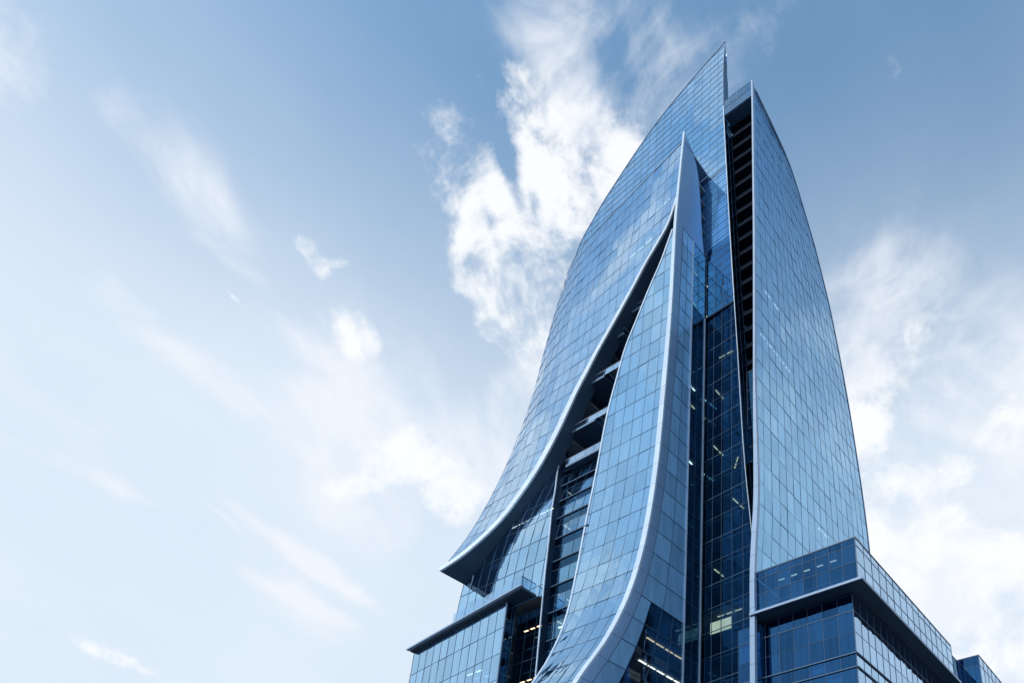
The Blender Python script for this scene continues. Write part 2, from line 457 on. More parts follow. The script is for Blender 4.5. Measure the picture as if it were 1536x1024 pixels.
# --- facade right of the blade: dark below, blue band, bright top
def uclip(a, z): return a-UE(z)
wus = [36.4, 37.9, 39.4, 40.9, 42.2, 43.58]
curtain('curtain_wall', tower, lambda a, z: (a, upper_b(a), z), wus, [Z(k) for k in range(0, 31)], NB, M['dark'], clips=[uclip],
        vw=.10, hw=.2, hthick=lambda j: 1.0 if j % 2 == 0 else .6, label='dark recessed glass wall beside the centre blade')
m = Mesh(); m.bar(W((43.5, 59.65, Z(30))), W((UE(Z(30)), 59.5, Z(30))), NB, .35, .1, .25); m.link('cornice', M['darkmetal'], tower, tower)
curtain('curtain_wall', tower, lambda a, z: (a, upper_b(a), z), wus, [Z(30)+1.45*k for k in range(0, 10)], NB, M['mid'], clips=[uclip], vw=.07, hw=.08, tilt=.008, mmat=M['sail_mull'],
        blinds=.15)
strip_us = [39.3, 40.2, 41.82, 43.44, 45.06]
curtain('curtain_wall', tower, lambda a, z: (a, upper_b(a), z), strip_us, [Z(30)+1.45*9]+[Z(34.75+.5*k) for k in range(0, 12)], NB, M['strip'], clips=[uclip, lambda a, z: RIM-1.0-z],
        mmat=M['sail_mull'], vw=.08, hw=.08, thick=lambda i: .8, hthick=lambda j: .9, tilt=.005)
m = Mesh(); m.sweep([[W((UE(z)+.1, upper_b(41)+.2, z)), W((45.2, upper_b(45.2)+.2, z)), W((45.2, upper_b(45.2)+.35, z)), W((UE(z)+.1, upper_b(41)+.35, z))] for z in (Z(30)+1.45*9, 105, 110, RIM-1.0)])
m.link('brightening_panel', M['brightener'], tower, tower)  # pale panel added behind the glass to brighten the dim strip
up_us = [40.2+1.62*i for i in range(0, 22)]
up_zs = [Z(30)+1.45*9]+[Z(34.75+.5*k) for k in range(0, 33)]
curtain('curtain_wall', tower, lambda a, z: (a, upper_b(a), z), up_us, up_zs, NB, M['upper'],
        clips=[uclip, lambda a, z: roof_z(a)-z, lambda a, z: 74.4-a, lambda a, z: z-RIM+1.0],
        mmat=M['sail_mull'], vw=.08, hw=.08, thick=lambda i: 1.0 if i % 2 else .7, hthick=lambda j: 1.2 if j % 2 else .7, tilt=.005,
        label='upper facade of blue glass ending in a sloping pointed top', blinds=.08)
zu = frange(0, 145.6, 2.0)
edge_fin('fin_cladding', M['fin'], tower, [(UE(z)+.02, 59.5, z) for z in zu if z < 131], .14, .1, .12, (1, 0, 0), NB)
# back of the upper screen and its roof edge
ru = frange(40.4, 74.6, 1.2)
m = Mesh(); m.sweep([[W((a, upper_b(a)-.06, roof_z(a)+.02)), W((a, upper_b(a)-.06, roof_z(a)+.22)), W((a, upper_b(a)+.06+1.3*min(1, max(0, a-40.4)/3), roof_z(a)+.22)), W((a, upper_b(a)+.06+1.3*min(1, max(0, a-40.4)/3), roof_z(a)+.02))] for a in ru])
m.link('roof_coping', M['sail_mull'], tower, tower)
m = Mesh()
for i in range(len(ru)-1):
    a0, a1 = max(ru[i], 41.0), ru[i+1]
    m.poly([W((a0, upper_b(a0)+1.3, 112)), W((a0, upper_b(a0)+1.3, roof_z(a0))), W((a1, upper_b(a1)+1.3, roof_z(a1))), W((a1, upper_b(a1)+1.3, 112))])
m.link('back_wall', M['panel'], tower, tower)
zr = [131+1.45*k for k in range(0, 11)]
curtain('curtain_wall', tower, lambda t, z: (UE(z)-.01, 59.5+t*min(1, .04+(145.7-z)/9), z), [0, 1.3], zr, NA, M['screen_side'], clips=[lambda t, z: 145.6-(z+.0*t)], hw=.07, vw=.07,
        mmat=M['sail_mull'])

# --- slot between the two points: return wall, open floor slabs, dark back
ret_zs = [Z(k) for k in range(0, 46)]
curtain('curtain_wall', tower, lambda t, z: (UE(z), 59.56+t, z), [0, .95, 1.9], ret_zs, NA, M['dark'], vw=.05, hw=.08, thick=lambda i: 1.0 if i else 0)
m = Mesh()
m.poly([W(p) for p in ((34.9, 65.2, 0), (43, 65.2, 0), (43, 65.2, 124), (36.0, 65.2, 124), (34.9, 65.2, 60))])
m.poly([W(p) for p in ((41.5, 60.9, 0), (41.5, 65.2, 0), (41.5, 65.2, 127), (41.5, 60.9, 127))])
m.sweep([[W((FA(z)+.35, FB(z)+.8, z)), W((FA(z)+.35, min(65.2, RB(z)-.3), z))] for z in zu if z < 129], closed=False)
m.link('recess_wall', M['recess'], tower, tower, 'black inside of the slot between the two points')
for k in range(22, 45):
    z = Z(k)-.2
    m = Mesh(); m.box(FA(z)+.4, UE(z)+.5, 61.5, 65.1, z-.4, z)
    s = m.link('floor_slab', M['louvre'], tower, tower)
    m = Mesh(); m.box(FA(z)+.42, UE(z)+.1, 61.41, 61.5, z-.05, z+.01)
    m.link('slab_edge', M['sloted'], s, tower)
# solid head of the slot
zh0, zh1 = 127.4, 130.9
m = Mesh(); m.sweep([[W((40.55, 59.75, z)), W((FA(z)+.15, 59.75, z)), W((FA(z)+.15, 61.5, z)), W((40.55, 61.5, z))] for z in (zh0, (zh0+zh1)/2, zh1)])
hd = m.link('slot_head', M['head'], tower, tower, 'blue panel closing the top of the slot')
curtain('curtain_wall', tower, lambda a, z: (a, 59.55, z), [35.75, 36.9, 38.2, 39.5, 40.6], [zh0, 129.2, zh1], NB, M['head_glass'], vw=.05, hw=.05, mmat=M['sail_mull'])
# end wall of the sail body, hidden behind the spike
curtain('curtain_wall', tower, lambda t, z: (45.3, sail_b(45.3, z)+.1+t*(upper_b(45.3)-sail_b(45.3, z)-.2), z), [0, .5, 1], [Z(k) for k in range(34, 41)], NA, M['side'], vw=.06, hw=.08, mmat=M['sail_mull'])

# glazed lower part of the slot
curtain('curtain_wall', tower, lambda a, z: (a, 60.6, z), [34.7, 36.2, 37.9], [62.2]+[Z(k) for k in range(22, 27)], NB, M['dark'], vw=.08, hw=.12)

# --- right sail
rt = [i/18 for i in range(19)]
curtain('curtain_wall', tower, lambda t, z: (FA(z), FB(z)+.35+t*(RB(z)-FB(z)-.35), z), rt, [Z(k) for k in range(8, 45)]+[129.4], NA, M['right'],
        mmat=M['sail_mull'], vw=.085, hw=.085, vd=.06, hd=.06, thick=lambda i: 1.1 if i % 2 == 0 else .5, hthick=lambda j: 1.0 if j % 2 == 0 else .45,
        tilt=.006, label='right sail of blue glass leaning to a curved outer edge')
zf = frange(0, 130.6, 1.5)
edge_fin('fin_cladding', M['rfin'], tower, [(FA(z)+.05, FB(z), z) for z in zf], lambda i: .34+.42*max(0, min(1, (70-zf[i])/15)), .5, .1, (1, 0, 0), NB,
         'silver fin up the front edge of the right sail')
m = Mesh()   # coping and rear wall that follow the curved outer edge
zc = [z for z in frange(20, 129.9, 1.6)]
m.sweep([[W((FA(z)-.08, RB(z), z)), W((FA(z)-.08, RB(z)+.18, z)), W((FA(z)+.3, RB(z)+.18, z)), W((FA(z)+.3, RB(z), z))] for z in zc])
m.link('roof_coping', M['sail_mull'], tower, tower)
m = Mesh()
m.sweep([[W((FA(z)+.2, RB(z)+.05, z)), W((72.2, RB(z)+.05, z))] for z in zc if z < 127], closed=False)
m.link('rear_wall', M['panel'], tower, tower)
# --- left flank and lower left facade
curtain('curtain_wall', tower, lambda b, z: (72.2, b, z), frange(62, 84, 2.75), [Z(k) for k in range(0, 40)], (-1, 0, 0), M['sail'], mmat=M['sail_mull'], vw=.1, hw=.12)
m = Mesh(); m.sweep([[W((72.15, sail_b(72.1, z)+.05, z)), W((72.15, 62, z))] for z in frange(52.8, 116.6, 2)], closed=False)
m.link('flank_wall', M['panel'], tower, tower)
pz0 = [45.5-3.15*k for k in range(14, -1, -1)]
low_us = [53.2+1.61*i for i in range(0, 12)]+[72.4]
def lowclip(a, z): return a-LF(z)
curtain('curtain_wall', tower, lambda a, z: (a, LOW(z), z), low_us, [47.1-3.45*k for k in range(12, 0, -1)]+[47.1+3.45*k for k in range(0, 9)], NB, M['sail'],
        clips=[lowclip, lambda a, z: 1 if z > 45.6 else a-61.5, lambda a, z: rib_z(max(43.6, min(72.1, a)))+1.0-z+.9*max(0, (72-a)/10)], vw=.075, hw=.10, tilt=.003,
        label='lower facade tucked under the silver ribbon', blinds=.12)
zl = frange(0, 75.2, 1.5)
edge_fin('fin_cladding', M['fin'], tower, [(LF(z), LOW(z), z) for z in zl], .2, .06, .1, (1, 0, 0), NB, 'slim silver fin beside the glazed stair column')
m = Mesh(); m.bar(W((70.9, LOW(40), 40)), W((70.9, LOW(47), 47)), NB, .1, .1, .2); m.bar(W((70.9, LOW(47), 47)), W((70.9, LOW(55.5), 55.5)), NB, .1, .1, .2)
m.link('edge_fin', M['fin'], tower, tower)
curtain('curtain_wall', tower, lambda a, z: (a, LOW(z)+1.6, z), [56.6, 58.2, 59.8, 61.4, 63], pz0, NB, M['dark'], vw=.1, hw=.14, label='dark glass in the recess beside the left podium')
# glazed column between that fin and the blade
col_zs = [47.1-3.45*k for k in range(12, 0, -1)]+[47.1+3.45*k for k in range(0, 7)]
col_us = [48.5+1.6*i for i in range(0, 10)]
colclip = [lambda a, z: LF(z)-a, lambda a, z: a-BL(z)+.5]
def col_surf(a, z): return (a, LOW(z)+1.0, z)
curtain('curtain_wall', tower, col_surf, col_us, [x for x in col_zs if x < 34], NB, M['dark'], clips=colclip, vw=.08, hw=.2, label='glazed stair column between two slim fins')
for i in range(len(col_zs)-1):
    z0, z1 = col_zs[i], col_zs[i+1]
    if z0 < 32: continue
    curtain('spandrel_band', tower, col_surf, col_us, [z1-1.25, z1], NB, M['spandrel'], clips=colclip, vw=.06, hw=.12, thick=lambda k: .7)
    curtain('window_band', tower, col_surf, col_us, [z0, z1-1.25], NB, M['column'] if i % 3 else M['mid'], clips=colclip, vw=.09, hw=.16, tilt=.008, blinds=.45)
    aa = [BL(z1)-.4+(LF(z1)-BL(z1)+.3)*k/4 for k in range(5)]
    m = Mesh(); m.sweep([[W((x, LOW(z1)+.86, z1-.07)), W((x, LOW(z1)+.86, z1+.05)), W((x, LOW(z1)+1.3, z1+.05)), W((x, LOW(z1)+1.3, z1-.07))] for x in aa])
    m.link('floor_ledge', M['mullion'], tower, tower)
    m = Mesh(); m.prism([(BL(z1)-.3, LOW(z1)+1.35), (LF(z1)-.2, LOW(z1)+1.35), (LF(z1)-.2, LOW(z1)+5), (BL(z1)-.3, LOW(z1)+5)], z1-.5, z1-.3)
    fs = m.link('floor_slab', M['slab'], tower, tower)
    if i % 2 == 0 or z0 < 45:
        x0 = BL(z1)+.4; x1 = LF(z1)-.5
        for (p, q) in (((x0, LOW(z1)+2.0, z1-.55), (x0+.45*(x1-x0), LOW(z1)+2.0, z1-.55)), ((x1, LOW(z1)+1.7, z1-.55), (x1, LOW(z1)+4.2, z1-.55))):
            m = Mesh(); m.bar(W(p), W(q), (0, 0, -1), .2, .02, .05); m.link('ceiling_lamp', M['lampwarm'], fs, tower)
m = Mesh(); m.sweep([[W((LF(z)-.02, LOW(z)+.2, z)), W((LF(z)-.02, LOW(z)+1.1, z))] for z in zl], closed=False)
m.link('column_return', M['darkmetal'], tower, tower)
# recessed balcony wall
curtain('curtain_wall', tower, lambda a, z: (a, LOW(z)+2.6, z), [44.4+1.7*i for i in range(0, 12)], [67.0+2.9*k for k in range(0, 13)], NB, M['column'],
        clips=[lambda a, z: rib_z(max(43.6, min(72, a)))+4.5-z], vw=.1, hw=.15, label='dark glass behind the balconies')
# --- balconies hanging between ribbon and blade
def balcony(z, a_r, a_l, bf, depth, a_rail):
    m = Mesh(); m.box(a_r, a_l, bf, bf+depth, z-.32, z)
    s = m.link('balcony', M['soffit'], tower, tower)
    m = Mesh(); m.box(a_r-.04, a_l, bf-.06, bf, z-.34, z-.02)
    m.link('slab_edge', M['lip'], s, tower)
    m = Mesh(); n = max(1, round((a_l-a_rail)/1.5))
    for i in range(n):
        x0 = a_rail+(a_l-a_rail)*i/n; x1 = a_rail+(a_l-a_rail)*(i+1)/n
        m.box(x0+.02, x1-.02, bf+.03, bf+.05, z+.02, z+.86)
    m.box(a_r, a_r+.02, bf+.1, bf+depth*.8, z+.02, z+.86)
    r = m.link('balustrade', M['rail'], s, tower)
    m = Mesh(); m.box(a_rail, a_l, bf+.01, bf+.07, z+.87, z+.92); m.box(a_r-.01, a_r+.05, bf+.1, bf+depth*.8, z+.87, z+.92)
    m.link('handrail', M['fin'], r, tower)
for (z, ar, al, bf, dp, re) in ((67.3, 54.2, 60.2, 53.3, 2.4, 52.4), (73.4, 56.5, 62.3, 54.0, 4.4, 53.2), (80.6, 55.8, 60.0, 54.3, 3.8, 51.4), (87.2, 53.4, 56.6, 54.9, 3.4, 53.4), (90.4, 50.4, 54.8, 55.0, 3.2, 48.6)):
    balcony(z, ar, al, bf, dp, re)

# --- inside: storey slabs, core, lamps
def slab_ring(z):
    R = min(RB(z)-.5, 84.5); r = []
    r += [(FA(z)+.4, 65.6), (FA(z)+.4, R)]
    aL = 71.6
    r += [(aL, R)]
    if z > RIM: 
        return None
    if z > 53:
        al = [a for a in (71.6, 68, 64, 60, 55, 50, 46, 44.1) if a > rib_a(z)+.6] if z < 104 else [71.6, 68, 64, 60, 55, 50, 46, 44.1]
        r += [(a, sail_b(a, z)+.45) for a in al]
        if z < 104:
            e = rib_a(z)+.6; r += [(e, sail_b(e, z)+.45), (e, max(LOW(z)+2.9, sail_b(e, z)+.6))]
    else:
        if z < 45.8: r += [(71.6, LOW(z)+.4), (63.2, LOW(z)+.4), (63.2, LOW(z)+1.9), (LF(z)+.3, LOW(z)+1.9)]
        else: r += [(71.6, LOW(z)+.4), (LF(z)+.3, LOW(z)+.4), (LF(z)+.3, LOW(z)+1.3)]
    if z < 98:
        r += [(BL(z)-.1, LOW(z)+2.9 if z > 64 else LOW(z)+1.4), (BL(z)-.1, Bf(z)+.4), (44.1, Bf(z)+.4)]
    r += [(44.1, 60.2), (43.0, 60.2), (43.0, 65.6)]
    return r
SZ0, SZ1 = 40.9, 42.6
slabs = {}
for k in range(8, 40):
    z = Z(k)
    r = slab_ring(z)
    if not r: continue
    m = Mesh(); m.prism(r, z-.35, z-.12)
    slabs[k] = m.link('floor_slab', M['slab'], tower, tower)
for k in range(40, 50):      # slabs of the upper screen floors
    z = Z(k); 
    aL = 40.9
    while aL < 73.6 and roof_z(aL+.6) > z+.3: aL += .5
    if aL < 42.5: break
    m = Mesh(); m.prism([(UE(z)+.4, upper_b(41)+.3), (UE(z)+.4, upper_b(41)+1.2), (aL-.2, upper_b(aL)+1.2), (aL-.2, upper_b(aL)+.3)], z-.35, z-.12)
    slabs[k] = m.link('floor_slab', M['slab'], tower, tower)
for k in range(24, 45):      # right sail floors above and beside the slot
    z = Z(k); R = RB(z)-.5
    if k >= 40 and R > 67:
        m = Mesh(); m.prism([(FA(z)+.4, 65.6), (FA(z)+.4, R), (46, R), (46, 65.6)], z-.35, z-.12); m.link('floor_slab', M['slab'], tower, tower)
for k in range(0, 30):       # rooms behind the dark wall
    z = Z(k)
    m = Mesh(); m.prism([(UE(z)+.5, 59.9), (43.0, 59.9), (43.0, 65.0), (UE(z)+.5, 65.0)], z-.33, z-.14); m.link('floor_slab', M['slab'], tower, tower)
m = Mesh()
m.prism([(46, 66.5), (46, 80), (66, 80), (66, 66.5)], 0, 112)
m.link('core_wall', M['core'], tower, tower)

def lamp_run(pts, w, mat='lamp', par=None, root=None):
    for p, q in pts:
        m = Mesh(); m.bar(W(p), W(q), (0, 0, -1), w, .02, .05)
        m.link('ceiling_lamp', M[mat], par or root or tower, root or tower)
def runs(p, q, n, fill=.6):
    res = []
    for i in range(n):
        t0, t1 = i/n, (i+fill)/n
        res.append((tuple(x+(y-x)*t0 for x, y in zip(p, q)), tuple(x+(y-x)*t1 for x, y in zip(p, q))))
    return res
def sp(a, z, d=.9): return (a, sail_b(a, z)+d, z-.42)
lamp_run(runs(sp(45.4, Z(37)), sp(51, Z(37)), 4, .85), .2, par=slabs.get(37))
lamp_run(runs(sp(49, Z(35)), sp(54, Z(35)), 3, .8), .16, par=slabs.get(35))
for (k, b0, b1, n) in ((27, 58.5, 66, 5), (30, 60, 64, 2), (20, 71, 74, 2), (17, 66, 70, 2)):
    lamp_run(runs((FA(Z(k))+.2, b0, Z(k)-.42), (FA(Z(k))+.2, b1, Z(k)-.42), n, .7), .14, par=slabs.get(k))
for (k, b0, b1, n) in ((33, 57.2, 59.2, 2), (31, 56.7, 59, 3), (26, 56.7, 59.2, 3), (25, 56.8, 59.2, 3), (22, 57, 59, 2), (13, 52, 58, 4), (12, 51, 58, 5), (11, 51, 56, 3)):
    lamp_run(runs((44.6, b0, Z(k)-.42), (44.6, b1, Z(k)-.42), n, .8), .2, 'lampwarm' if k % 2 else 'lamp', par=slabs.get(k))
for (k, a0, b0, a1, b1, n) in ((28, 40.2, 61, 42.6, 61, 2), (26, 42.4, 60.4, 42.4, 64, 3), (23, 42.6, 60.3, 42.6, 64, 3), (22, 39.4, 60.8, 41, 62.4, 2), (20, 40, 60.6, 40, 63.5, 2), (17, 42.4, 60.4, 42.4, 63, 2), (15, 39.2, 61, 42.6, 61, 3), (12, 39, 61.4, 42, 61.4, 2)):
    lamp_run(runs((a0, b0, Z(k)-.40), (a1, b1, Z(k)-.40), n, .75), .16, 'lampwarm')
lamp_run(runs((LF(60)+1, LOW(60)+1, 60.2), (68, LOW(60)+1, 60.2), 6, .8), .2)
lamp_run(runs((59, LOW(50)+1.2, 50.0), (66, LOW(50)+1.2, 50.0), 6, .35), .3)
lamp_run(runs((52.5, LOW(40)+2, 41.9), (56.4, LOW(40)+1.6, 41.9), 3, .8), .3)
lamp_run(runs((51.5, LOW(37)+2.2, 37.6), (56.4, LOW(37)+1.6, 37.6), 3, .8), .35)
lamp_run(runs((57.4, 58.1, 72.6), (60.2, 58.3, 72.6), 2, .7), .15, 'lampwarm')
# two lit meeting rooms low in the dark wall
for (a0, a1) in ((41.5, 42.8), (40.1, 41.35)):
    m = Mesh(); m.box(a0, a1, 60.3, 60.36, SZ0, SZ1)
    m.link('lit_screen', M['lampwarm'], tower, tower)

# ================================================================== LEFT PODIUM
def lerp(a0, b0, a1, b1): return lambda a: b0+(b1-b0)*(a-a0)/(a1-a0)
podl = thing('podium_building', 'low glass podium with dark overhanging flat roof, below the pointed tip of the silver ribbon', 'building', (70, 52, 0))
pf = lerp(58.2, 47.0, 81.1, 49.4)
ZT = 46.0
m = Mesh(); m.prism([(58.3, pf(58.3)+.3), (81.1, pf(81.1)+.3), (81.1, 60), (72.6, 60), (72.6, LOW(45)-.1), (58.3, LOW(45)-.1)], ZT-.36, ZT-.1)
rs = m.link('roof_slab', M['soffit'], podl, podl, 'dark overhanging roof slab')
m = Mesh(); m.prism([(58.1, pf(58.1)-.1), (81.4, pf(81.4)-.1), (81.4, pf(81.4)+.3), (58.1, pf(58.1)+.3)], ZT-.20, ZT+.0)
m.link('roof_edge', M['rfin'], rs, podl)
pw = lambda a: pf(a)+.75
pz = [ZT-.45-3.15*k for k in range(14, -1, -1)]
curtain('curtain_wall', podl, lambda a, z: (a, pw(a), z), [61.6+1.6*i for i in range(0, 13)], pz, NB, M['sail'], vw=.07, hw=.10, tilt=.003, blinds=.15)
curtain('curtain_wall', podl, lambda b, z: (61.55, b, z), [pw(61.6), pw(61.6)+.8, LOW(40)-.05], pz, NA, M['dark'], vw=.09, hw=.12)
curtain('curtain_wall', podl, lambda b, z: (80.8, b, z), [50.2, 53, 56, 59], pz, (-1, 0, 0), M['sail'], vw=.09, hw=.12)
m = Mesh(); m.bar(W((61.55, pw(61.6), 0)), W((61.55, pw(61.6), ZT-.65)), NB, .16, .1, .12); m.link('corner_post', M['lip'], podl, podl)
m = Mesh(); 
for i in range(8):
    a0, a1 = 58.5+i*1.6, 58.5+(i+1)*1.6
    m.box(a0+.02, a1-.02, pf(a0)+.12, pf(a0)+.15, ZT+.02, ZT+1.2)
for j in range(2): m.box(58.45, 58.48, pf(58.5)+.15+j*1.05, pf(58.5)+1.15+j*1.05, ZT+.02, ZT+1.2)
bal = m.link('balustrade', M['rail_clear'], podl, podl)
m = Mesh(); m.box(58.42, 58.5, pf(58.5)+.1, pf(58.5)+2.2, ZT+1.2, ZT+1.26); m.link('handrail', M['sail_mull'], bal, podl)
for k in range(1, 5):
    z = ZT-.45-3.15*k
    m = Mesh(); m.prism([(62.0, pw(62)+.3), (69.5, pw(69.5)+.2), (69.5, 49.4), (62.0, 49.4)], z-.3, z-.1); m.prism([(73.0, pw(73)+.3), (80.4, pw(80.4)+.3), (80.4, 58), (73.0, 58)], z-.3, z-.1); m.link('floor_slab', M['slab'], podl, podl)
lamp_run(runs((63, 48.9, ZT-.45-9.85), (69, 49.3, ZT-.45-9.85), 6, .8)+runs((66, 49.3, ZT-.45-6.7), (69, 49.4, ZT-.45-6.7), 2, .6), .3, 'lamp', None, podl)
lamp_run(runs((58.0, LOW(40)+.8, 42.4), (61, LOW(40)+.8, 42.4), 3, .6)+runs((58, LOW(36)+1.2, 36.4), (61.2, LOW(36)+1.2, 36.4), 3, .6)+runs((58, LOW(33)+1.5, 33.6), (61.2, LOW(33)+1.5, 33.6), 3, .4), .22, 'lampwarm', None, podl)

# ================================================================== RIGHT PODIUM
podr = thing('podium_building', 'podium with boxed glass top storey above a projecting canopy, in front of the right sail', 'building', (30, 68, 0))
T, C0, C1 = 43.0, 38.4, 38.0
uzs = [38.5, 40.5, 42.25, 43.0]
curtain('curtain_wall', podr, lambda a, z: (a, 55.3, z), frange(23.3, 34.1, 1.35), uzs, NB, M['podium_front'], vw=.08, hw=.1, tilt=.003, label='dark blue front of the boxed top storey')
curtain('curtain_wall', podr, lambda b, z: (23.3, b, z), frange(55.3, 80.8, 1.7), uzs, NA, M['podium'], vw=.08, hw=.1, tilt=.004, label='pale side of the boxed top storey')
m = Mesh(); m.prism([(23.25, 55.25), (34.2, 55.25), (34.2, 80.8), (23.25, 80.8)], T, T+.12); m.link('roof_coping', M['mullion'], podr, podr)
m = Mesh(); m.prism([(22.75, 54.75), (34.25, 54.75), (34.25, 81.0), (22.75, 81.0)], C1+.12, C0-.02); cp = m.link('canopy', M['soffit'], podr, podr, 'projecting canopy with a pale metal edge')
m = Mesh(); m.box(22.68, 34.3, 54.66, 54.75, C1+.16, C0); m.box(22.66, 22.75, 54.75, 81.0, C1+.16, C0); m.link('canopy_edge', M['rfin'], cp, podr)
m = Mesh(); m.box(23.2, 34.2, 55.2, 55.32, C0, C0+.16); m.box(23.2, 23.32, 55.32, 80.8, C0, C0+.16); m.link('sill', M['mullion'], cp, podr)
lz = [C1+.1]
zc_ = 36.3
lz = [37.95, 36.3, 34.2, 32.1, 30.75]
z = 30.75
while z > 4:
    lz += [z-2.2, z-4.4, z-5.75]; z -= 5.75
lz = sorted(lz)
big = {36.3, 32.1, 30.75}
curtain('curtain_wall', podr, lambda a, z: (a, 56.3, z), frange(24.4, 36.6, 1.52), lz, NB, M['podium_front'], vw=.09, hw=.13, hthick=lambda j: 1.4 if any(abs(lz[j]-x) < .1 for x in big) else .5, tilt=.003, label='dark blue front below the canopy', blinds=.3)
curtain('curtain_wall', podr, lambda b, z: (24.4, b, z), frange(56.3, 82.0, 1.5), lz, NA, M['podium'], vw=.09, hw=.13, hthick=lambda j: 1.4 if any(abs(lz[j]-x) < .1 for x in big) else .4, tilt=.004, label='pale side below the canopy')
for z_ in (32.1, 30.75):
    m = Mesh(); m.box(24.28, 36.4, 56.16, 56.28, z_-.05, z_+.05); m.box(24.26, 24.38, 56.28, 82, z_-.05, z_+.05); m.link('ledge', M['head'], podr, podr)
for z_ in (40.4, 36.2, 31.0, 25.6):
    m = Mesh(); m.prism([(24.8, 56.7), (34.0, 56.7), (34.0, 80), (24.8, 80)], z_-.3, z_-.12); m.link('floor_slab', M['slab'], podr, podr)
m = Mesh(); m.prism([(28, 62), (34, 62), (34, 78), (28, 78)], 0, 42.5); m.link('core_wall', M['core'], podr, podr)
lamp_run(runs((26, 56.9, 42.5), (33, 56.9, 42.5), 5, .45), .25, 'lampwarm', None, podr)
# dark link behind the box
curtain('curtain_wall', podr, lambda b, z: (23.9, b, z), [80.82, 83, 85.2, 87.4, 89.3], [30, 33, 36, 39, 42.9], NA, M['dark'], vw=.1, hw=.12)
m = Mesh(); m.prism([(24.0, 80.9), (34, 80.9), (34, 89.2), (24.0, 89.2)], 42.7, 42.95); m.link('roof_slab', M['darkmetal'], podr, podr)

# ================================================================== FAR BLOCK
far = thing('office_block', 'small glass office block beyond the end of the right podium, only its top corner showing', 'building', (28, 96, 0))
fz = [44.9-1.0-2.6*k for k in range(16, -1, -1)]+[45.2]
curtain('curtain_wall', far, lambda a, z: (a, 89.4, z), frange(22.5, 33, 1.7), fz, NB, M['podium_front'], vw=.09, hw=.12)
curtain('curtain_wall', far, lambda b, z: (22.5, b, z), frange(89.4, 112, 1.7), fz, NA, M['podium'], vw=.09, hw=.1)
m = Mesh(); m.prism([(22.45, 89.35), (33, 89.35), (33, 112), (22.45, 112)], 45.2, 45.32); m.link('roof_coping', M['mullion'], far, far)
for z_ in (42, 38, 34):
    m = Mesh(); m.prism([(23, 90), (32.5, 90), (32.5, 111), (23, 111)], z_-.3, z_-.1); m.link('floor_slab', M['slab'], far, far)

# ================================================================== GROUND
def ground_mat():
    m, t = new_mat('asphalt')
    out = t.node('ShaderNodeOutputMaterial'); p = t.node('ShaderNodeBsdfPrincipled'); g = t.node('ShaderNodeNewGeometry')
    n = t.noise(g.outputs['Position'], .6, 6, .6)
    t.l.new(t.mix(n, (.04, .042, .046, 1), (.075, .077, .08, 1)), p.inputs['Base Color']); p.inputs['Roughness'].default_value = .85
    t.l.new(p.outputs[0], out.inputs[0]); return m
def paving_mat():
    m, t = new_mat('stone_paving')
    out = t.node('ShaderNodeOutputMaterial'); p = t.node('ShaderNodeBsdfPrincipled'); g = t.node('ShaderNodeNewGeometry')
    b = t.node('ShaderNodeTexBrick'); t.l.new(g.outputs['Position'], b.inputs['Vector']); b.inputs['Scale'].default_value = 1.2
    b.inputs['Color1'].default_value = (.16, .165, .17, 1); b.inputs['Color2'].default_value = (.13, .135, .14, 1); b.inputs['Mortar'].default_value = (.07, .07, .07, 1)
    t.l.new(b.outputs[0], p.inputs['Base Color']); p.inputs['Roughness'].default_value = .7
    t.l.new(p.outputs[0], out.inputs[0]); return m
m = Mesh(); m.poly([(-3000, -3000, 0), (3000, -3000, 0), (3000, 3000, 0), (-3000, 3000, 0)]); g = m.link('ground', ground_mat()); g['kind'] = 'structure'
m = Mesh(); m.box(12, 95, 24, 130, .003, .1); g = m.link('pavement', paving_mat()); g['kind'] = 'structure'

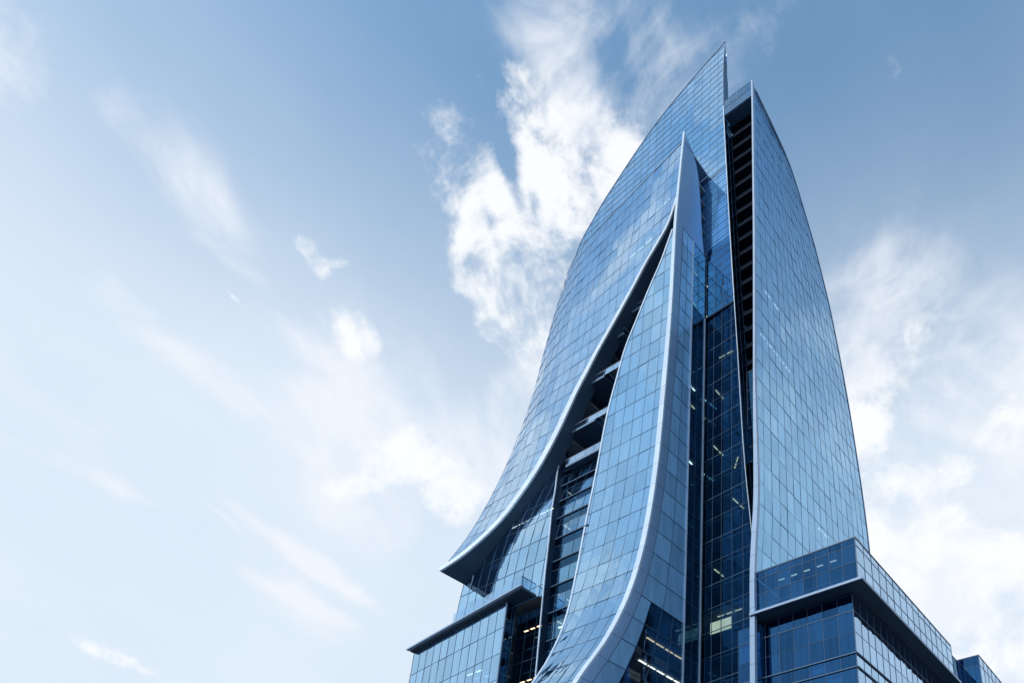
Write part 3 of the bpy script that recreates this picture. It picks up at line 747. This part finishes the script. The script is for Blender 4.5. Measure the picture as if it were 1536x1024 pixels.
# ================================================================== SKY, SUN, CAMERA
SHARP=[(39.195,20.711,17.335, -8.554,31.499,-15.133, 0.62),
(24.769,21.941,8.140, -10.408,22.592,-14.217, 1.05),
(17.950,14.375,6.099, -6.006,14.349,-9.065, 1.00),
(16.827,12.350,6.429, -6.065,17.606,-11.873, 1.25),
(19.095,20.991,2.869, -13.737,20.366,-14.139, 0.60),
(14.358,14.865,1.832, -8.280,12.275,-9.197, 0.95),
(9.112,8.947,0.991, -4.700,6.968,-5.866, 1.10),
(12.582,13.935,1.927, -9.531,14.130,-12.540, 0.90),
(8.311,16.499,-2.524, -12.008,7.313,-12.069, 1.15),
(16.366,17.200,2.179, -8.248,12.228,-12.957, 1.00),
(27.252,29.075,3.782, -11.552,17.127,-19.345, 0.75),
(47.544,56.959,8.804, -43.289,64.178,-65.584, 0.50),
(2.932,61.813,-15.052, -51.887,-4.985,-44.689, 0.85),
(3.021,50.233,-12.903, -50.513,-5.163,-43.826, 0.90),
(47.518,41.876,28.330, -27.773,100.642,-57.104, 0.60),
(60.369,37.604,43.512, -5.341,47.945,-23.916, 0.45),
(-5.619,55.883,-28.965, -58.455,-36.880,-42.462, 0.45),
(54.793,39.831,35.337, -6.367,37.665,-21.959, 0.45),
(6.984,11.090,1.116, -10.100,11.332,-18.889, 1.00),
(12.077,15.924,5.642, -12.596,29.861,-34.823, 0.75),
(6.303,16.415,-4.739, -13.143,0.896,-16.122, 0.75),
(3.583,13.966,-0.181, -18.341,-2.152,-45.395, 0.85),
(7.742,27.497,-0.745, -24.314,-2.963,-60.403, 0.60),
(14.903,-0.968,4.128, 5.881,19.570,-22.004, 0.95),
(13.051,0.485,3.469, 3.909,19.353,-22.842, 0.90),
(15.033,4.400,0.831, -4.877,15.073,-20.545, 0.75),
(11.917,6.913,-3.033, -5.694,4.829,-9.387, 0.70),
(11.846,0.689,3.823, 3.355,10.831,-13.612, 0.80),
(7.375,0.639,1.748, 1.831,7.001,-10.625, 0.85),
(6.177,1.785,-0.842, -2.418,3.585,-8.134, 1.00),
(10.370,4.056,-1.039, -2.904,4.305,-7.909, 0.60),
(16.230,13.715,-7.380, -11.919,7.221,-12.057, 0.60),
(35.101,20.094,-8.999, -16.261,16.074,-18.132, 0.50),
(143.831,59.040,135.613, -0.998,45.258,-13.313, 0.45)]
HOLE=[(76.017,42.982,27.820, -5.926,18.749,-10.597, 0.75),
(92.355,52.999,38.737, -7.852,28.922,-16.763, 0.40),
(82.091,62.185,22.123, -13.377,29.739,-20.450, 0.50),
(12.389,0.596,3.911, 10.921,38.551,-46.612, 0.40)]
SOFT=[(-0.558,7.932,-1.380, -13.008,-3.042,-11.546, 0.34),
(-1.295,9.017,-2.663, -13.986,-7.980,-11.710, 0.42),
(-1.627,14.664,-5.062, -25.153,-15.201,-21.721, 0.40),
(0.321,1.928,-0.457, -6.433,-2.689,-9.647, 0.45),
(0.853,3.584,-1.077, -19.478,-6.351,-27.077, 1.10),
(1.420,9.254,-2.461, -41.932,-17.707,-58.410, 0.90),
(0.900,4.155,-0.231, -15.597,0.718,-26.618, 1.00),
(1.297,4.147,-0.805, -15.767,-2.445,-26.625, 0.90),
(0.305,4.388,-0.990, -16.487,-4.890,-19.048, 0.60),
(0.271,5.980,-1.696, -23.566,-6.148,-22.418, 0.50),
(0.618,5.627,-0.454, -21.172,-2.957,-32.160, 0.45),
(7.296,8.767,1.360, -6.884,10.206,-6.654, 0.35),
(4.062,3.839,0.389, -4.525,6.709,-4.658, 0.80),
(11.610,7.439,-0.139, -6.060,8.984,-5.368, 0.50),
(2.125,2.872,0.509, -1.736,2.574,-3.557, 0.70),
(2.928,1.133,-0.298, -1.123,1.664,-2.616, 0.70),
(4.481,5.725,-3.385, -7.167,3.484,-4.577, 0.30),
(8.468,0.826,1.232, -1.581,12.083,-11.617, 0.32),
(3.044,9.970,2.800, -7.301,10.824,-7.236, 0.10),
(2.596,0.853,-0.318, -1.000,1.482,-3.167, 0.80)]

SUN_EL, SUN_ROT = math.radians(46), math.atan2(-.08, -.83)
world = bpy.data.worlds.new('World'); scene.world = world; world.use_nodes = True
world.node_tree.nodes.clear()
t = NT(world.node_tree)
out = t.node('ShaderNodeOutputWorld'); bg = t.node('ShaderNodeBackground'); bg.inputs['Strength'].default_value = .1
sky = t.node('ShaderNodeTexSky', sky_type='NISHITA'); sky.sun_disc = False
sky.sun_elevation = SUN_EL; sky.sun_rotation = SUN_ROT; sky.air_density = 1.0; sky.dust_density = .6; sky.ozone_density = 1.6
SKY_GAIN = (1.58, 2.25, 2.22, 1)     # white balance of the photograph
tc = t.node('ShaderNodeTexCoord'); D = tc.outputs['Generated']
sx = t.node('ShaderNodeSeparateXYZ'); t.l.new(D, sx.inputs[0])
zc = t.m('MAXIMUM', sx.outputs[2], .05)
px, py = t.m('DIVIDE', sx.outputs[0], zc), t.m('DIVIDE', sx.outputs[1], zc)
cb = t.node('ShaderNodeCombineXYZ'); t.l.new(px, cb.inputs[0]); t.l.new(py, cb.inputs[1]); cb.inputs[2].default_value = 1
PL = cb.outputs[0]
warp = t.noise(D, 7.0, 3, .5)
def blob(b, wob):
    ds = []
    for r in (b[0:3], b[3:6]):
        v = t.node('ShaderNodeVectorMath', operation='DOT_PRODUCT'); t.l.new(PL, v.inputs[0]); v.inputs[1].default_value = r
        ds.append(v.outputs['Value'])
    r2 = t.m('ADD', t.m('MULTIPLY', ds[0], ds[0]), t.m('MULTIPLY', ds[1], ds[1]))
    return t.m('MULTIPLY', t.m('SUBTRACT', 1.0, t.m('MULTIPLY', t.m('SQRT', r2), .74)), b[6])
def field(L):
    f = None
    for b in L:
        x = t.m('MAXIMUM', blob(b, 0), -.8)
        f = x if f is None else t.m('SMOOTH_MAX', f, x, .12)
    return f
n1 = t.noise(D, 10.0, 9, .60, 2.1, .35)
n2 = t.noise(D, 38.0, 6, .62, 2.1, .3)
shape = t.m('MINIMUM', field(SHARP), .45)
shape = t.m('SUBTRACT', shape, t.m('MULTIPLY', t.m('MAXIMUM', field(HOLE), 0.0), 1.0))
dens = t.m('ADD', shape, t.m('MULTIPLY', t.m('SUBTRACT', n1, .5), 3.4))
dens = t.m('ADD', dens, t.m('MULTIPLY', t.m('SUBTRACT', n2, .5), .8))
al = t.m('MULTIPLY', t.smooth(dens, -.04, .74), .97)
# soft veils: noise stretched along the wind in the cloud-layer plane
ws = []
for (cx_, cy_) in ((-.36*1.1, .93*1.1), (-.93*2.7, -.36*2.7)):
    v = t.node('ShaderNodeVectorMath', operation='DOT_PRODUCT'); t.l.new(PL, v.inputs[0]); v.inputs[1].default_value = (cx_, cy_, 0); ws.append(v.outputs['Value'])
cw = t.node('ShaderNodeCombineXYZ'); t.l.new(ws[0], cw.inputs[0]); t.l.new(ws[1], cw.inputs[1])
n3 = t.noise(cw.outputs[0], 1.6, 8, .56, 2.0, .5)
n4 = t.noise(D, 3.0, 5, .5)
n5 = t.noise(D, 6.0, 8, .58, 2.0, .6)
softf = t.m('MAXIMUM', field(SOFT+[(3.2, 0, 3.05, 0, 3.0, .95, 1.0), (3.2, 0, -1.5, 0, 3.0, -3.2, .7), (2.4, 0, 1.35, 0, 2.4, 1.1, .55)]), 0.0)  # inline veils are added out of view to brighten the glass reflections
veil = t.m('ADD', softf, t.m('ADD', t.m('MULTIPLY', t.m('SUBTRACT', n3, .5), 1.9), t.m('MULTIPLY', t.m('SUBTRACT', n5, .5), 2.6)))
veil = t.m('MULTIPLY', t.smooth(veil, .10, 1.0), t.smooth(softf, 0.0, .3))
R = t.m('SQRT', t.m('ADD', t.m('MULTIPLY', px, px), t.m('MULTIPLY', py, py)))
haze = t.m('MULTIPLY', t.smooth(R, .42, 1.36), .86)
side = t.m('ADD', t.m('MULTIPLY', sx.outputs[0], -.8), t.m('MULTIPLY', sx.outputs[1], -.45))
haze = t.m('ADD', t.m('ADD', haze, .07), t.m('MULTIPLY', side, .03))
haze = t.m('ADD', haze, t.m('MULTIPLY', t.m('SUBTRACT', n3, .5), .10))
haze = t.m('ADD', haze, t.m('MULTIPLY', t.m('SUBTRACT', n4, .5), .25), clamp=True)
skyc = t.node('ShaderNodeMix', data_type='RGBA', blend_type='MULTIPLY'); skyc.inputs[0].default_value = 1
t.l.new(sky.outputs[0], skyc.inputs[6]); skyc.inputs[7].default_value = SKY_GAIN
base = t.mix(haze, skyc.outputs[2], (7.7, 8.65, 9.75, 1))
base = t.mix(t.m('MULTIPLY', veil, .95), base, (8.9, 9.3, 10.0, 1))
base = t.mix(al, base, (9.9, 10.1, 10.4, 1))
t.l.new(base, bg.inputs['Color']); t.l.new(bg.outputs[0], out.inputs[0])

sd = bpy.data.lights.new('sun', 'SUN'); sd.energy = 3.0; sd.angle = math.radians(.53); sd.color = (1.0, .96, .90)
so = bpy.data.objects.new('sun', sd); COL.objects.link(so)
ce = math.cos(SUN_EL)
to_sun = (math.sin(SUN_ROT)*ce, math.cos(SUN_ROT)*ce, math.sin(SUN_EL))
from mathutils import Vector
so.rotation_euler = Vector(to_sun).to_track_quat('Z', 'Y').to_euler()

cd = bpy.data.cameras.new('camera'); cam = bpy.data.objects.new('camera', cd); COL.objects.link(cam)
cd.sensor_width = 36; cd.lens = 1169/1536*36; cd.clip_end = 9000
cd.shift_x = (768-1090)/1536; cd.shift_y = (1060-512)/1536
cam.location = (0, 0, 1.2*S)
cam.rotation_euler = (math.radians(90+23.105), 0, math.radians(34))
scene.camera = cam
scene.view_settings.view_transform = 'Standard'; scene.view_settings.look = 'None'
scene.view_settings.exposure = 0; scene.view_settings.gamma = 1
scene.cycles.use_denoising = True
scene.cycles.max_bounces = 10; scene.cycles.transparent_max_bounces = 10
scene.cycles.sample_clamp_indirect = 4
